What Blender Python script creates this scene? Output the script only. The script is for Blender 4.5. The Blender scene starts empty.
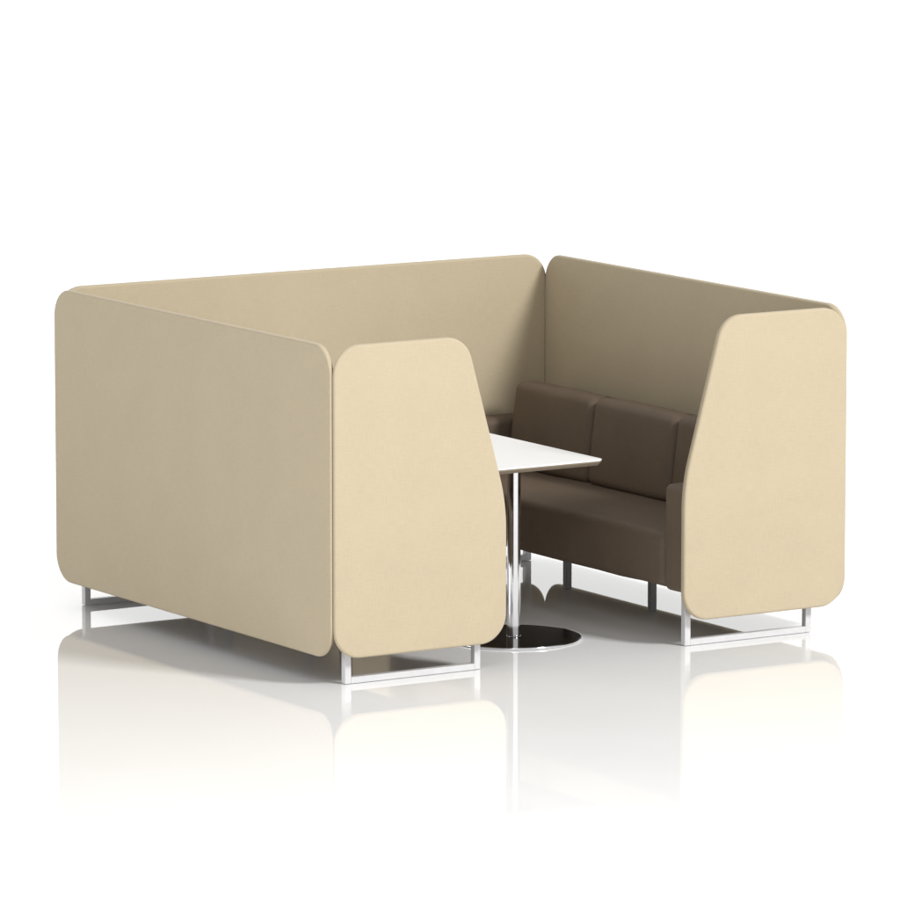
import bpy, math, random
from mathutils import Vector, Matrix, noise

scene = bpy.context.scene
COL = scene.collection

# ------------------------------------------------------------------ dimensions (metres)
W, D = 2.377, 2.201          # outer width and depth of the booth
ZB, ZT = 0.108, 1.30         # bottom and top edge of the screens
T = 0.028                    # thickness of a screen
R_CORNER = 0.115

# ------------------------------------------------------------------ materials
def new_mat(name):
    m = bpy.data.materials.new(name)
    m.use_nodes = True
    nt = m.node_tree
    return m, nt, nt.nodes['Principled BSDF']

def noise_node(nt, coord, scale, detail=3, stretch=(1, 1, 1), rough=0.5):
    mp = nt.nodes.new('ShaderNodeMapping')
    mp.inputs['Scale'].default_value = stretch
    nt.links.new(coord, mp.inputs['Vector'])
    n = nt.nodes.new('ShaderNodeTexNoise')
    n.inputs['Scale'].default_value = scale
    n.inputs['Detail'].default_value = detail
    n.inputs['Roughness'].default_value = rough
    nt.links.new(mp.outputs['Vector'], n.inputs['Vector'])
    return n.outputs['Fac']

def math_node(nt, op, a, b):
    n = nt.nodes.new('ShaderNodeMath'); n.operation = op
    for i, v in enumerate((a, b)):
        if isinstance(v, (int, float)): n.inputs[i].default_value = v
        else: nt.links.new(v, n.inputs[i])
    return n.outputs[0]

def ramp_mix(nt, fac, lo, hi, a, b):
    r = nt.nodes.new('ShaderNodeMapRange')
    r.inputs['From Min'].default_value = lo; r.inputs['From Max'].default_value = hi
    nt.links.new(fac, r.inputs['Value'])
    m = nt.nodes.new('ShaderNodeMix'); m.data_type = 'RGBA'
    nt.links.new(r.outputs['Result'], m.inputs['Factor'])
    m.inputs['A'].default_value = (*a, 1); m.inputs['B'].default_value = (*b, 1)
    return m.outputs['Result']

def bump(nt, bsdf, height, strength, dist):
    b = nt.nodes.new('ShaderNodeBump')
    b.inputs['Strength'].default_value = strength
    b.inputs['Distance'].default_value = dist
    nt.links.new(height, b.inputs['Height'])
    nt.links.new(b.outputs['Normal'], bsdf.inputs['Normal'])

def fabric(name, c, contrast=0.06, rough=0.9, sheen=0.15, weave=1.0, bdist=0.0006):
    m, nt, b = new_mat(name)
    tc = nt.nodes.new('ShaderNodeTexCoord').outputs['Object']
    warp = noise_node(nt, tc, 60 * weave, 2, (6, 6, 0.35))      # upright threads
    weft = noise_node(nt, tc, 60 * weave, 2, (0.35, 0.35, 6))   # level threads
    blot = noise_node(nt, tc, 5, 3)
    f = math_node(nt, 'ADD', math_node(nt, 'MULTIPLY', math_node(nt, 'ADD', warp, weft), 0.4), math_node(nt, 'MULTIPLY', blot, 0.2))
    lo = tuple(v * (1 - contrast) for v in c); hi = tuple(v * (1 + contrast) for v in c)
    nt.links.new(ramp_mix(nt, f, 0.36, 0.64, lo, hi), b.inputs['Base Color'])
    b.inputs['Roughness'].default_value = rough
    b.inputs['Sheen Weight'].default_value = sheen
    b.inputs['Sheen Roughness'].default_value = 0.5
    b.inputs['Specular IOR Level'].default_value = 0.25
    bump(nt, b, math_node(nt, 'ADD', warp, weft), 0.35, bdist)
    return m

M_BEIGE = fabric('beige_woven_fabric', (0.468, 0.396, 0.277), 0.06)

def upholstery(name, c):
    m, nt, b = new_mat(name)
    tc = nt.nodes.new('ShaderNodeTexCoord').outputs['Object']
    grain = noise_node(nt, tc, 260, 3)
    blot = noise_node(nt, tc, 6, 4)
    f = math_node(nt, 'ADD', math_node(nt, 'MULTIPLY', grain, 0.5), math_node(nt, 'MULTIPLY', blot, 0.5))
    nt.links.new(ramp_mix(nt, f, 0.35, 0.65, tuple(v * .92 for v in c), tuple(v * 1.08 for v in c)), b.inputs['Base Color'])
    b.inputs['Roughness'].default_value = 0.6
    b.inputs['Specular IOR Level'].default_value = 0.3
    soft = noise_node(nt, tc, 9, 3)
    bump(nt, b, math_node(nt, 'ADD', math_node(nt, 'MULTIPLY', soft, 4.0), grain), 0.3, 0.0015)
    return m
M_BROWN = upholstery('brown_upholstery', (0.138, 0.102, 0.072))

def metal(name, c, rough, metallic=1.0):
    m, nt, b = new_mat(name)
    tc = nt.nodes.new('ShaderNodeTexCoord').outputs['Object']
    n = noise_node(nt, tc, 40, 3)
    r = nt.nodes.new('ShaderNodeMapRange')
    r.inputs['To Min'].default_value = rough * 0.8; r.inputs['To Max'].default_value = rough * 1.2
    nt.links.new(n, r.inputs['Value']); nt.links.new(r.outputs['Result'], b.inputs['Roughness'])
    nt.links.new(ramp_mix(nt, n, .3, .7, tuple(v * .97 for v in c), tuple(min(1, v * 1.03) for v in c)), b.inputs['Base Color'])
    b.inputs['Metallic'].default_value = metallic
    return m
M_SILVER = metal('satin_silver_paint', (0.66, 0.66, 0.67), 0.32, 0.25)
M_SILVER_SHADED = metal('silver_paint_shaded', (0.25, 0.25, 0.255), 0.40, 0.3)  # legs: shade under the sofa put into a darker colour
M_CHROME = metal('polished_chrome', (0.80, 0.80, 0.82), 0.10)
M_CHROME_DARKENED = metal('chrome_darkened', (0.30, 0.30, 0.31), 0.07)  # base and collar chrome, dark reflections put into the colour
M_BLACK = metal('glossy_black_steel', (0.012, 0.012, 0.012), 0.10, 0.0)
m, nt, b = new_mat('white_laminate')
tc = nt.nodes.new('ShaderNodeTexCoord').outputs['Object']
n = noise_node(nt, tc, 2.5, 3)
nt.links.new(ramp_mix(nt, n, .3, .7, (.925, .925, .925), (.94, .94, .94)), b.inputs['Base Color'])
b.inputs['Roughness'].default_value = 0.42
M_WHITE = m
M_EDGE = metal('plywood_edge', (0.25, 0.20, 0.145), 0.55, 0.0)

m, nt, b = new_mat('glossy_white_floor')
tc = nt.nodes.new('ShaderNodeTexCoord').outputs['Object']
n = noise_node(nt, tc, 1.7, 4)
nt.links.new(ramp_mix(nt, n, .3, .7, (.85, .85, .85), (.87, .87, .87)), b.inputs['Base Color'])
b.inputs['Roughness'].default_value = 0.02
b.inputs['IOR'].default_value = 1.45
M_FLOOR = m

# ------------------------------------------------------------------ mesh helpers
def link(name, verts, faces, smooth, mat, parent=None, loc=None):
    me = bpy.data.meshes.new(name)
    me.from_pydata([tuple(v) for v in verts], [], faces)
    me.materials.append(mat)
    for p, s in zip(me.polygons, smooth): p.use_smooth = s
    me.update()
    o = bpy.data.objects.new(name, me)
    COL.objects.link(o)
    if parent is not None: o.parent = parent
    if loc is not None: o.location = loc
    return o

class MB:
    def __init__(self): self.v, self.f, self.s = [], [], []
    def add(self, v, f, s):
        n = len(self.v); self.v += [Vector(p) for p in v]
        self.f += [tuple(i + n for i in q) for q in f]; self.s += s
    def build(self, name, mat, parent=None, loc=None):
        return link(name, self.v, self.f, self.s, mat, parent, loc)

def rounded_outline(pts, radii, seg=14):
    """closed 2-D outline (counter-clockwise) with each corner rounded by its own radius"""
    out = []
    n = len(pts)
    for i in range(n):
        p = Vector(pts[i]); a = (Vector(pts[i - 1]) - p).normalized(); c = (Vector(pts[(i + 1) % n]) - p).normalized()
        half = a.angle(c) / 2; r = radii[i]
        t = r / math.tan(half)
        cen = p + (a + c).normalized() * (r / math.sin(half))
        s, e = p + a * t - cen, p + c * t - cen
        ang = s.angle_signed(e)          # clockwise positive in mathutils
        for k in range(seg + 1):
            out.append(cen + Matrix.Rotation(-ang * k / seg, 2) @ s)
    return out

def plate(outline, thick, edge, frame, rings=5, joint=None):
    """slab of the outline with softly rounded edges; frame maps (u, v, depth) to 3-D.
    joint(normal) -> 0..1 tells where the edge is cut at 45 degrees to meet a neighbour"""
    mb = MB(); n = len(outline)
    nrm = []
    for i in range(n):
        d = (outline[(i + 1) % n] - outline[i - 1]).normalized()
        nrm.append(Vector((-d.y, d.x)))                         # inward for ccw
    prof, mit = [], []
    for k in range(rings + 1):
        t = math.pi / 2 * k / rings
        prof.append((edge * (1 - math.sin(t)), edge * (1 - math.cos(t))))
    prof = prof + [(o, thick - d) for o, d in reversed(prof)]
    rr = edge * 0.8
    for k in range(rings + 3):                                   # outer arc turns 135 degrees into the mitre
        t = math.radians(135) * k / (rings + 2)
        mit.append((rr * (1 - math.sin(t)), rr * (1 - math.cos(t))))
    o0, d0 = mit[-1]
    for dd in (0.45, 0.93, 1.0)[:2 * rings + 2 - len(mit) - 1]:
        dep = d0 + (thick - d0) * dd
        mit.append((o0 + dep - d0 - (0.0 if dd < 0.99 else 0), dep))
    while len(mit) < len(prof): mit.append((mit[-1][0] + edge * .5, thick))
    verts = []
    for (o1, e1), (o2, e2) in zip(prof, mit):
        for p, m_ in zip(outline, nrm):
            w = joint(m_) if joint else 0.0
            q = p + m_ * (o1 * (1 - w) + o2 * w)
            verts.append(frame(q.x, q.y, e1 * (1 - w) + e2 * w))
    faces, sm = [], []
    L = len(prof)
    for r in range(L - 1):
        for i in range(n):
            j = (i + 1) % n
            faces.append((r * n + i, r * n + j, (r + 1) * n + j, (r + 1) * n + i)); sm.append(True)
    faces.append(tuple(reversed(range(n)))); sm.append(False)
    faces.append(tuple(range((L - 1) * n, L * n))); sm.append(False)
    mb.add(verts, faces, sm)
    return mb

def soft_box(lo, hi, r, puff=(0, 0, 0), n=14, wob=0.0, seed=0, shear=0.0):
    """upholstered block: rounded edges, domed faces, faint unevenness.
    shear leans it: x shifts by shear * height above its bottom"""
    lo, hi = Vector(lo), Vector(hi); c = (lo + hi) / 2; h = (hi - lo) / 2
    mb = MB(); idx = {}; verts = []
    def grid(hh):
        k = 5
        edge = [-hh + r * (1 - math.cos(math.pi / 2 * i / k)) * 1.0 for i in range(k)]
        edge = [-hh + r * i / k for i in range(k)]
        inner = [-(hh - r) + 2 * (hh - r) * i / n for i in range(n + 1)]
        return edge + inner + [-e for e in reversed(edge)]
    g = [grid(h.x), grid(h.y), grid(h.z)]
    def vid(i, j, k):
        key = (i, j, k)
        if key in idx: return idx[key]
        p = Vector((g[0][i], g[1][j], g[2][k]))
        q = Vector([max(-(h[a] - r), min(h[a] - r, p[a])) for a in range(3)])
        d = p - q
        if d.length > 1e-9: p = q + d.normalized() * r
        u = [p[a] / h[a] for a in range(3)]
        for a in range(3):
            b_, c_ = (a + 1) % 3, (a + 2) % 3
            dome = max(0, 1 - u[b_] ** 2) * max(0, 1 - u[c_] ** 2)
            p[a] += puff[a] * dome ** .6 * u[a]
        if wob:
            w = noise.noise_vector(Vector((p.x * 5 + seed, p.y * 5, p.z * 5)))
            p += Vector(w) * wob
        p.x += shear * (p.z + h.z)
        idx[key] = len(verts); verts.append(c + p); return idx[key]
    faces = []
    N = [len(a) - 1 for a in g]
    for ax in range(3):
        b_, c_ = (ax + 1) % 3, (ax + 2) % 3
        for side in (0, N[ax]):
            for i in range(N[b_]):
                for j in range(N[c_]):
                    q = []
                    for (di, dj) in ((0, 0), (1, 0), (1, 1), (0, 1)):
                        t = [0, 0, 0]; t[ax] = side; t[b_] = i + di; t[c_] = j + dj
                        q.append(vid(*t))
                    faces.append(tuple(q) if side else tuple(reversed(q)))
    mb.add(verts, faces, [True] * len(faces))
    return mb

def bar(mb, lo, hi, bev=0.0025):
    """square tube with eased edges (chamfered box)"""
    lo, hi = Vector(lo), Vector(hi)
    c = (lo + hi) / 2; h = (hi - lo) / 2
    v = []; ids = {}
    for sx in (-1, 1):
        for sy in (-1, 1):
            for sz in (-1, 1):
                for a in range(3):
                    p = [h.x - bev, h.y - bev, h.z - bev]; p[a] = h[a]
                    ids[(sx, sy, sz, a)] = len(v)
                    v.append(c + Vector((sx * p[0], sy * p[1], sz * p[2])))
    f = []
    for a in range(3):
        b_, c_ = (a + 1) % 3, (a + 2) % 3
        for s in (-1, 1):
            q = []
            for (i, j) in ((-1, -1), (1, -1), (1, 1), (-1, 1)):
                t = [0, 0, 0]; t[a] = s; t[b_] = i; t[c_] = j
                q.append(ids[(*t, a)])
            f.append(tuple(q) if s > 0 else tuple(reversed(q)))
    for a in range(3):                                   # chamfers along axis a
        b_, c_ = (a + 1) % 3, (a + 2) % 3
        for i in (-1, 1):
            for j in (-1, 1):
                t0 = [0, 0, 0]; t0[b_] = i; t0[c_] = j
                t1 = list(t0); t0[a] = -1; t1[a] = 1
                q = (ids[(*t0, b_)], ids[(*t1, b_)], ids[(*t1, c_)], ids[(*t0, c_)])
                f.append(q if i * j < 0 else tuple(reversed(q)))
    for sx in (-1, 1):
        for sy in (-1, 1):
            for sz in (-1, 1):
                q = tuple(ids[(sx, sy, sz, a)] for a in range(3))
                f.append(q if sx * sy * sz > 0 else tuple(reversed(q)))
    mb.add(v, f, [False] * len(f))

def lathe(prof, seg=64, center=(0, 0)):
    mb = MB(); v = []; f = []; s = []
    for r, z in prof:
        for k in range(seg):
            a = 2 * math.pi * k / seg
            v.append((center[0] + r * math.cos(a), center[1] + r * math.sin(a), z))
    for i in range(len(prof) - 1):
        for k in range(seg):
            j = (k + 1) % seg
            f.append((i * seg + k, i * seg + j, (i + 1) * seg + j, (i + 1) * seg + k)); s.append(True)
    m_ = len(v); n = (len(prof) - 1) * seg
    v += v[:seg] + v[n:n + seg]                          # caps keep their own vertices so the wall shades straight
    f.append(tuple(reversed(range(m_, m_ + seg)))); s.append(False)
    f.append(tuple(range(m_ + seg, m_ + 2 * seg))); s.append(False)
    mb.add(v, f, s)
    return mb

def tag(o, label, cat, group=None):
    o['label'] = label; o['category'] = cat
    if group: o['group'] = group
    return o

def thing(name, label, cat, loc, group=None):
    o = bpy.data.objects.new(name, None); COL.objects.link(o)
    o.empty_display_size = 0.1
    o.location = loc
    return tag(o, label, cat, group)

# ------------------------------------------------------------------ floor
S = 160.0
floor = link('floor', [(-S, -S, 0), (S, -S, 0), (S, S, 0), (-S, S, 0)], [(0, 1, 2, 3)], [False], M_FLOOR)
floor['kind'] = 'structure'

# ------------------------------------------------------------------ screens
H = ZT - ZB
EDGE = 0.010
INSET = 0.0118                                           # outline stops this far short of the shared corner line
ends_joined = lambda nin: max(0.0, abs(nin.x)) ** 1.5
left_joined = lambda nin: max(0.0, nin.x) ** 1.5
right_joined = lambda nin: max(0.0, -nin.x) ** 1.5

def rect_outline(length):
    return rounded_outline([(INSET, 0), (length - INSET, 0), (length - INSET, H), (INSET, H)], [R_CORNER] * 4)
GROUP_S = 'long side screens of the booth'
# frames map (u along the screen, v up, d from the outer face inwards)
o = plate(rect_outline(D), T, EDGE, lambda u, v, d: (d, u, v), joint=ends_joined).build('side_screen', M_BEIGE, None, (0, 0, ZB))
tag(o, 'long beige fabric side screen nearest the viewer, seen from its outer face', 'screen', GROUP_S)
o = plate(rect_outline(D), T, EDGE, lambda u, v, d: (T - d, u, v), joint=ends_joined).build('side_screen', M_BEIGE, None, (W - T, 0, ZB))
tag(o, 'long beige fabric side screen behind the brown sofa with visible back cushions', 'screen', GROUP_S)
o = plate(rect_outline(W), T, EDGE, lambda u, v, d: (u, T - d, v), joint=ends_joined).build('back_screen', M_BEIGE, None, (0, D - T, ZB))
tag(o, 'wide beige fabric back screen closing the far end of the booth', 'screen')

EW = 0.780                                               # end screen reach from the corner line
def end_outline(mirror):
    pts = [(INSET, 0), (EW, 0), (EW, 0.540), (0.600, H), (INSET, H)]
    rad = [R_CORNER, R_CORNER, 0.75, R_CORNER, R_CORNER]
    if mirror:
        pts = [(EW - x, y) for x, y in reversed(pts)]; rad = rad[::-1]
    return rounded_outline(pts, rad)
GROUP_E = 'tapered end screens at the front of the booth'
o = plate(end_outline(False), T, EDGE, lambda u, v, d: (u, d, v), joint=left_joined).build('end_screen', M_BEIGE, None, (0, 0, ZB))
tag(o, 'tapered beige end screen nearest the viewer, hiding part of the white table', 'screen', GROUP_E)
o = plate(end_outline(True), T, EDGE, lambda u, v, d: (u, d, v), joint=right_joined).build('end_screen', M_BEIGE, None, (W - EW, 0, ZB))
tag(o, 'tapered beige end screen in front of the armrest of the visible brown sofa', 'screen', GROUP_E)

# ------------------------------------------------------------------ sofa (local: x from aisle to screen, y along the bench)
SEAT_Z0, SEAT_Z1 = 0.216, 0.432
FX, BX = -0.3235, 0.358
LY = 1.068
ARM = 0.142
def make_sofa(loc, label):
    t = thing('sofa', label, 'sofa', loc, 'two facing sofas in the booth')
    soft_box((FX, -LY + ARM + .002, SEAT_Z0), (0.22, LY - ARM - .002, SEAT_Z1), 0.035, (0.006, 0, 0.010), 22, 0.003, 3.1).build('seat', M_BROWN, t)
    soft_box((0.225, -LY + ARM + .002, SEAT_Z0), (BX, LY - ARM - .002, 0.762), 0.028, (0, 0, 0.003), 14, 0.001, 8.2).build('backrest', M_BROWN, t)
    n = 3; y0 = -LY + ARM + .004; cw = (2 * (LY - ARM) - .026) / n
    for k in range(n):
        soft_box((0.098, y0 + k * cw + .004, SEAT_Z1 + .004), (0.208, y0 + (k + 1) * cw - .004, 0.792), 0.036,
                 (0.010, 0.001, 0.004), 14, 0.003, 11.3 * k, 0.115).build('back_cushion', M_BROWN, t)
    for s in (-1, 1):
        a, b_ = sorted((s * LY, s * (LY - ARM)))
        soft_box((FX - .004, a, SEAT_Z0 - .004), (BX, b_, 0.632), 0.026, (0.002, 0.003, 0.003), 12, 0.0012, 5 + s).build('armrest', M_BROWN, t)
    for s in (-1, 1):                                    # U-shaped end frames: two posts and a floor rail
        fr = MB(); q = 0.028; yo = s * 1.0425; yi = s * (1.0425 - q); a, b_ = sorted((yo, yi))
        x0, x1 = -0.302, 0.302
        bar(fr, (x0 + .0271, a, 0.002), (x1 - .0271, b_, 0.026), .0008)
        bar(fr, (x0, a, 0.002), (x0 + .027, b_, SEAT_Z0 - .001), .0015)
        bar(fr, (x1 - .027, a, 0.002), (x1, b_, SEAT_Z0 - .001), .0015)
        fr.build('end_frame', M_SILVER, t)
    for s in (-1, 1):
        lg = MB(); bar(lg, (0.016, s * .315 - .014, 0.002), (0.044, s * .315 + .014, SEAT_Z0 - .006))
        l = lg.build('leg', M_SILVER_SHADED, t)
        pl = MB(); bar(pl, (-0.015, s * .315 - .045, SEAT_Z0 - .0058), (0.075, s * .315 + .045, SEAT_Z0 - .0008), .001)
        pl.build('mounting_plate', M_SILVER, l)
    return t

def copy_tree(o, parent=None):
    c = o.copy(); COL.objects.link(c); c.parent = parent
    for ch in list(o.children): copy_tree(ch, c)
    return c

YC = 1.1005
sofa = make_sofa((1.9435, YC, 0), 'brown upholstered sofa facing the viewer across the white table, with visible back cushions')
other = copy_tree(sofa)
other.location = (0.3945, YC, 0); other.rotation_euler = (0, 0, math.pi)
other['label'] = 'brown sofa hidden behind the near side screen, only its silver legs showing below'

# ------------------------------------------------------------------ table
TX = 1.168
tab = thing('table', 'white rectangular table on a chrome column with round base between the sofas', 'table', (TX, 1.2075, 0))
hw, hl = 0.338, 0.7825
top_z = 0.705
def frame_top(u, v, d): return (u, v, d)
out = rounded_outline([(-hw, -hl), (hw, -hl), (hw, hl), (-hw, hl)], [0.035] * 4, 8)
tt = plate(out, 0.006, 0.0015, frame_top, 3).build('tabletop', M_WHITE, tab, (0, 0, top_z - 0.006))
# bevelled underside core, narrower below
mb = MB(); n = len(out); v = []; f = []; s = []
nr = []
for i in range(n):
    d = (out[(i + 1) % n] - out[i - 1]).normalized(); nr.append(Vector((-d.y, d.x)))
levels = [(0.0012, -0.0002), (0.0018, -0.005), (0.014, -0.018)]
for off, z in levels:
    for p, m_ in zip(out, nr):
        q = p + m_ * off; v.append((q.x, q.y, z))
for r in range(len(levels) - 1):
    for i in range(n):
        j = (i + 1) % n
        f.append((r * n + j, r * n + i, (r + 1) * n + i, (r + 1) * n + j)); s.append(False)
f.append(tuple(range(n))); s.append(False)
f.append(tuple(reversed(range(2 * n, 3 * n)))); s.append(False)
mb.add(v, f, s)
mb.build('edge_band', M_EDGE, tt)
for sy in (-1, 1):
    y = sy * 0.6455
    col = lathe([(0.027, 0.0125), (0.027, top_z - .0245)], 48).build('column', M_CHROME, tab, (0, y, 0))
    ring = lathe([(0.0285, 0.0100), (0.0285, 0.0140), (0.0272, 0.0155)], 48).build('collar', M_CHROME_DARKENED, col)
    lathe([(0.075, top_z - .0290), (0.075, top_z - .0245)], 48).build('top_plate', M_BLACK, col)
    base = lathe([(0.264, 0.002), (0.264, 0.0085), (0.2635, 0.0098)], 96).build('base', M_CHROME_DARKENED, tab, (0, y, 0))
    rim = MB(); seg = 96; pv = []; pf = []
    prof = [(0.2643, 0.0015), (0.2690, 0.0015), (0.2700, 0.0030), (0.2700, 0.0075), (0.2685, 0.0092), (0.2643, 0.0096)]
    for r, z in prof:
        for k in range(seg):
            a = 2 * math.pi * k / seg; pv.append((r * math.cos(a), r * math.sin(a), z))
    for i in range(len(prof)):
        for k in range(seg):
            j = (k + 1) % seg; i2 = (i + 1) % len(prof)
            pf.append((i * seg + k, i * seg + j, i2 * seg + j, i2 * seg + k))
    rim.add(pv, pf, [True] * len(pf)); rim.build('rim', M_CHROME, base)

# ------------------------------------------------------------------ light: white studio surround, one big soft lamp and two added fills
world = bpy.data.worlds.new('World'); scene.world = world
world.use_nodes = True
nt = world.node_tree
bg = nt.nodes['Background']
tc = nt.nodes.new('ShaderNodeTexCoord')
sep = nt.nodes.new('ShaderNodeSeparateXYZ'); nt.links.new(tc.outputs['Generated'], sep.inputs[0])
def smooth(sock, f0, f1, t0, t1):
    mr = nt.nodes.new('ShaderNodeMapRange'); mr.interpolation_type = 'SMOOTHSTEP'
    for k, v in zip(('From Min', 'From Max', 'To Min', 'To Max'), (f0, f1, t0, t1)): mr.inputs[k].default_value = v
    nt.links.new(sock, mr.inputs['Value'])
    return mr.outputs['Result']
room = smooth(sep.outputs['Z'], 0.10, 0.42, 0.85, 0.56)                 # pale walls, dim ceiling
dot = nt.nodes.new('ShaderNodeVectorMath'); dot.operation = 'DOT_PRODUCT'
nt.links.new(tc.outputs['Generated'], dot.inputs[0]); dot.inputs[1].default_value = (0.528, 0.849, 0.0)
drop = math_node(nt, 'MULTIPLY', smooth(dot.outputs['Value'], 0.42, 0.80, 0.0, 0.95), smooth(sep.outputs['Z'], 0.27, 0.42, 1.0, 0.0))
bg.inputs['Color'].default_value = (1, 1, 1, 1)
nt.links.new(math_node(nt, 'ADD', room, drop), bg.inputs['Strength'])   # lit white backdrop behind the booth

def area_lamp(name, loc, aim, sx, sy, power, color=(1, 1, 1)):
    ld = bpy.data.lights.new(name, 'AREA')
    ld.shape = 'RECTANGLE'; ld.size = sx; ld.size_y = sy; ld.energy = power; ld.color = color
    o = bpy.data.objects.new(name, ld); COL.objects.link(o)
    o.location = loc
    o.rotation_euler = (Vector(aim) - Vector(loc)).to_track_quat('-Z', 'Y').to_euler()
    return o
area_lamp('key_softbox', (6.4, -12.5, 10.5), (1.2, 0.6, 0.5), 3.2, 3.2, 2680, (1.0, 0.99, 0.97))
area_lamp('added_side_fill', (-8.0, 3.8, 1.6), (0, 1.2, 0.7), 4.0, 2.6, 175)  # added unseen lamp, lifts the outer face of the left screen
area_lamp('added_floor_fill', (-2.2, -3.5, 3.9), (-2.2, -3.5, 0.0), 3.0, 2.4, 98)  # added unseen lamp, whitens the floor in front so reflections fade

# ------------------------------------------------------------------ camera (long lens)
cd = bpy.data.cameras.new('camera')
cd.sensor_width = 36; cd.lens = 6124.6105 / 900 * 36
cd.clip_start = 0.5; cd.clip_end = 600
cam = bpy.data.objects.new('camera', cd); COL.objects.link(cam)
pitch, yaw = 0.14604865576, 0.5563657064
cam.location = (-11.601968669, -19.496764735, 4.2484831034)
cam.rotation_euler = (math.pi / 2 - pitch, 0, -yaw)
scene.camera = cam

vs = scene.view_settings
vs.view_transform = 'Standard'; vs.look = 'None'; vs.exposure = 0; vs.gamma = 1
scene.cycles.max_bounces = 12
scene.cycles.diffuse_bounces = 6
scene.cycles.glossy_bounces = 8
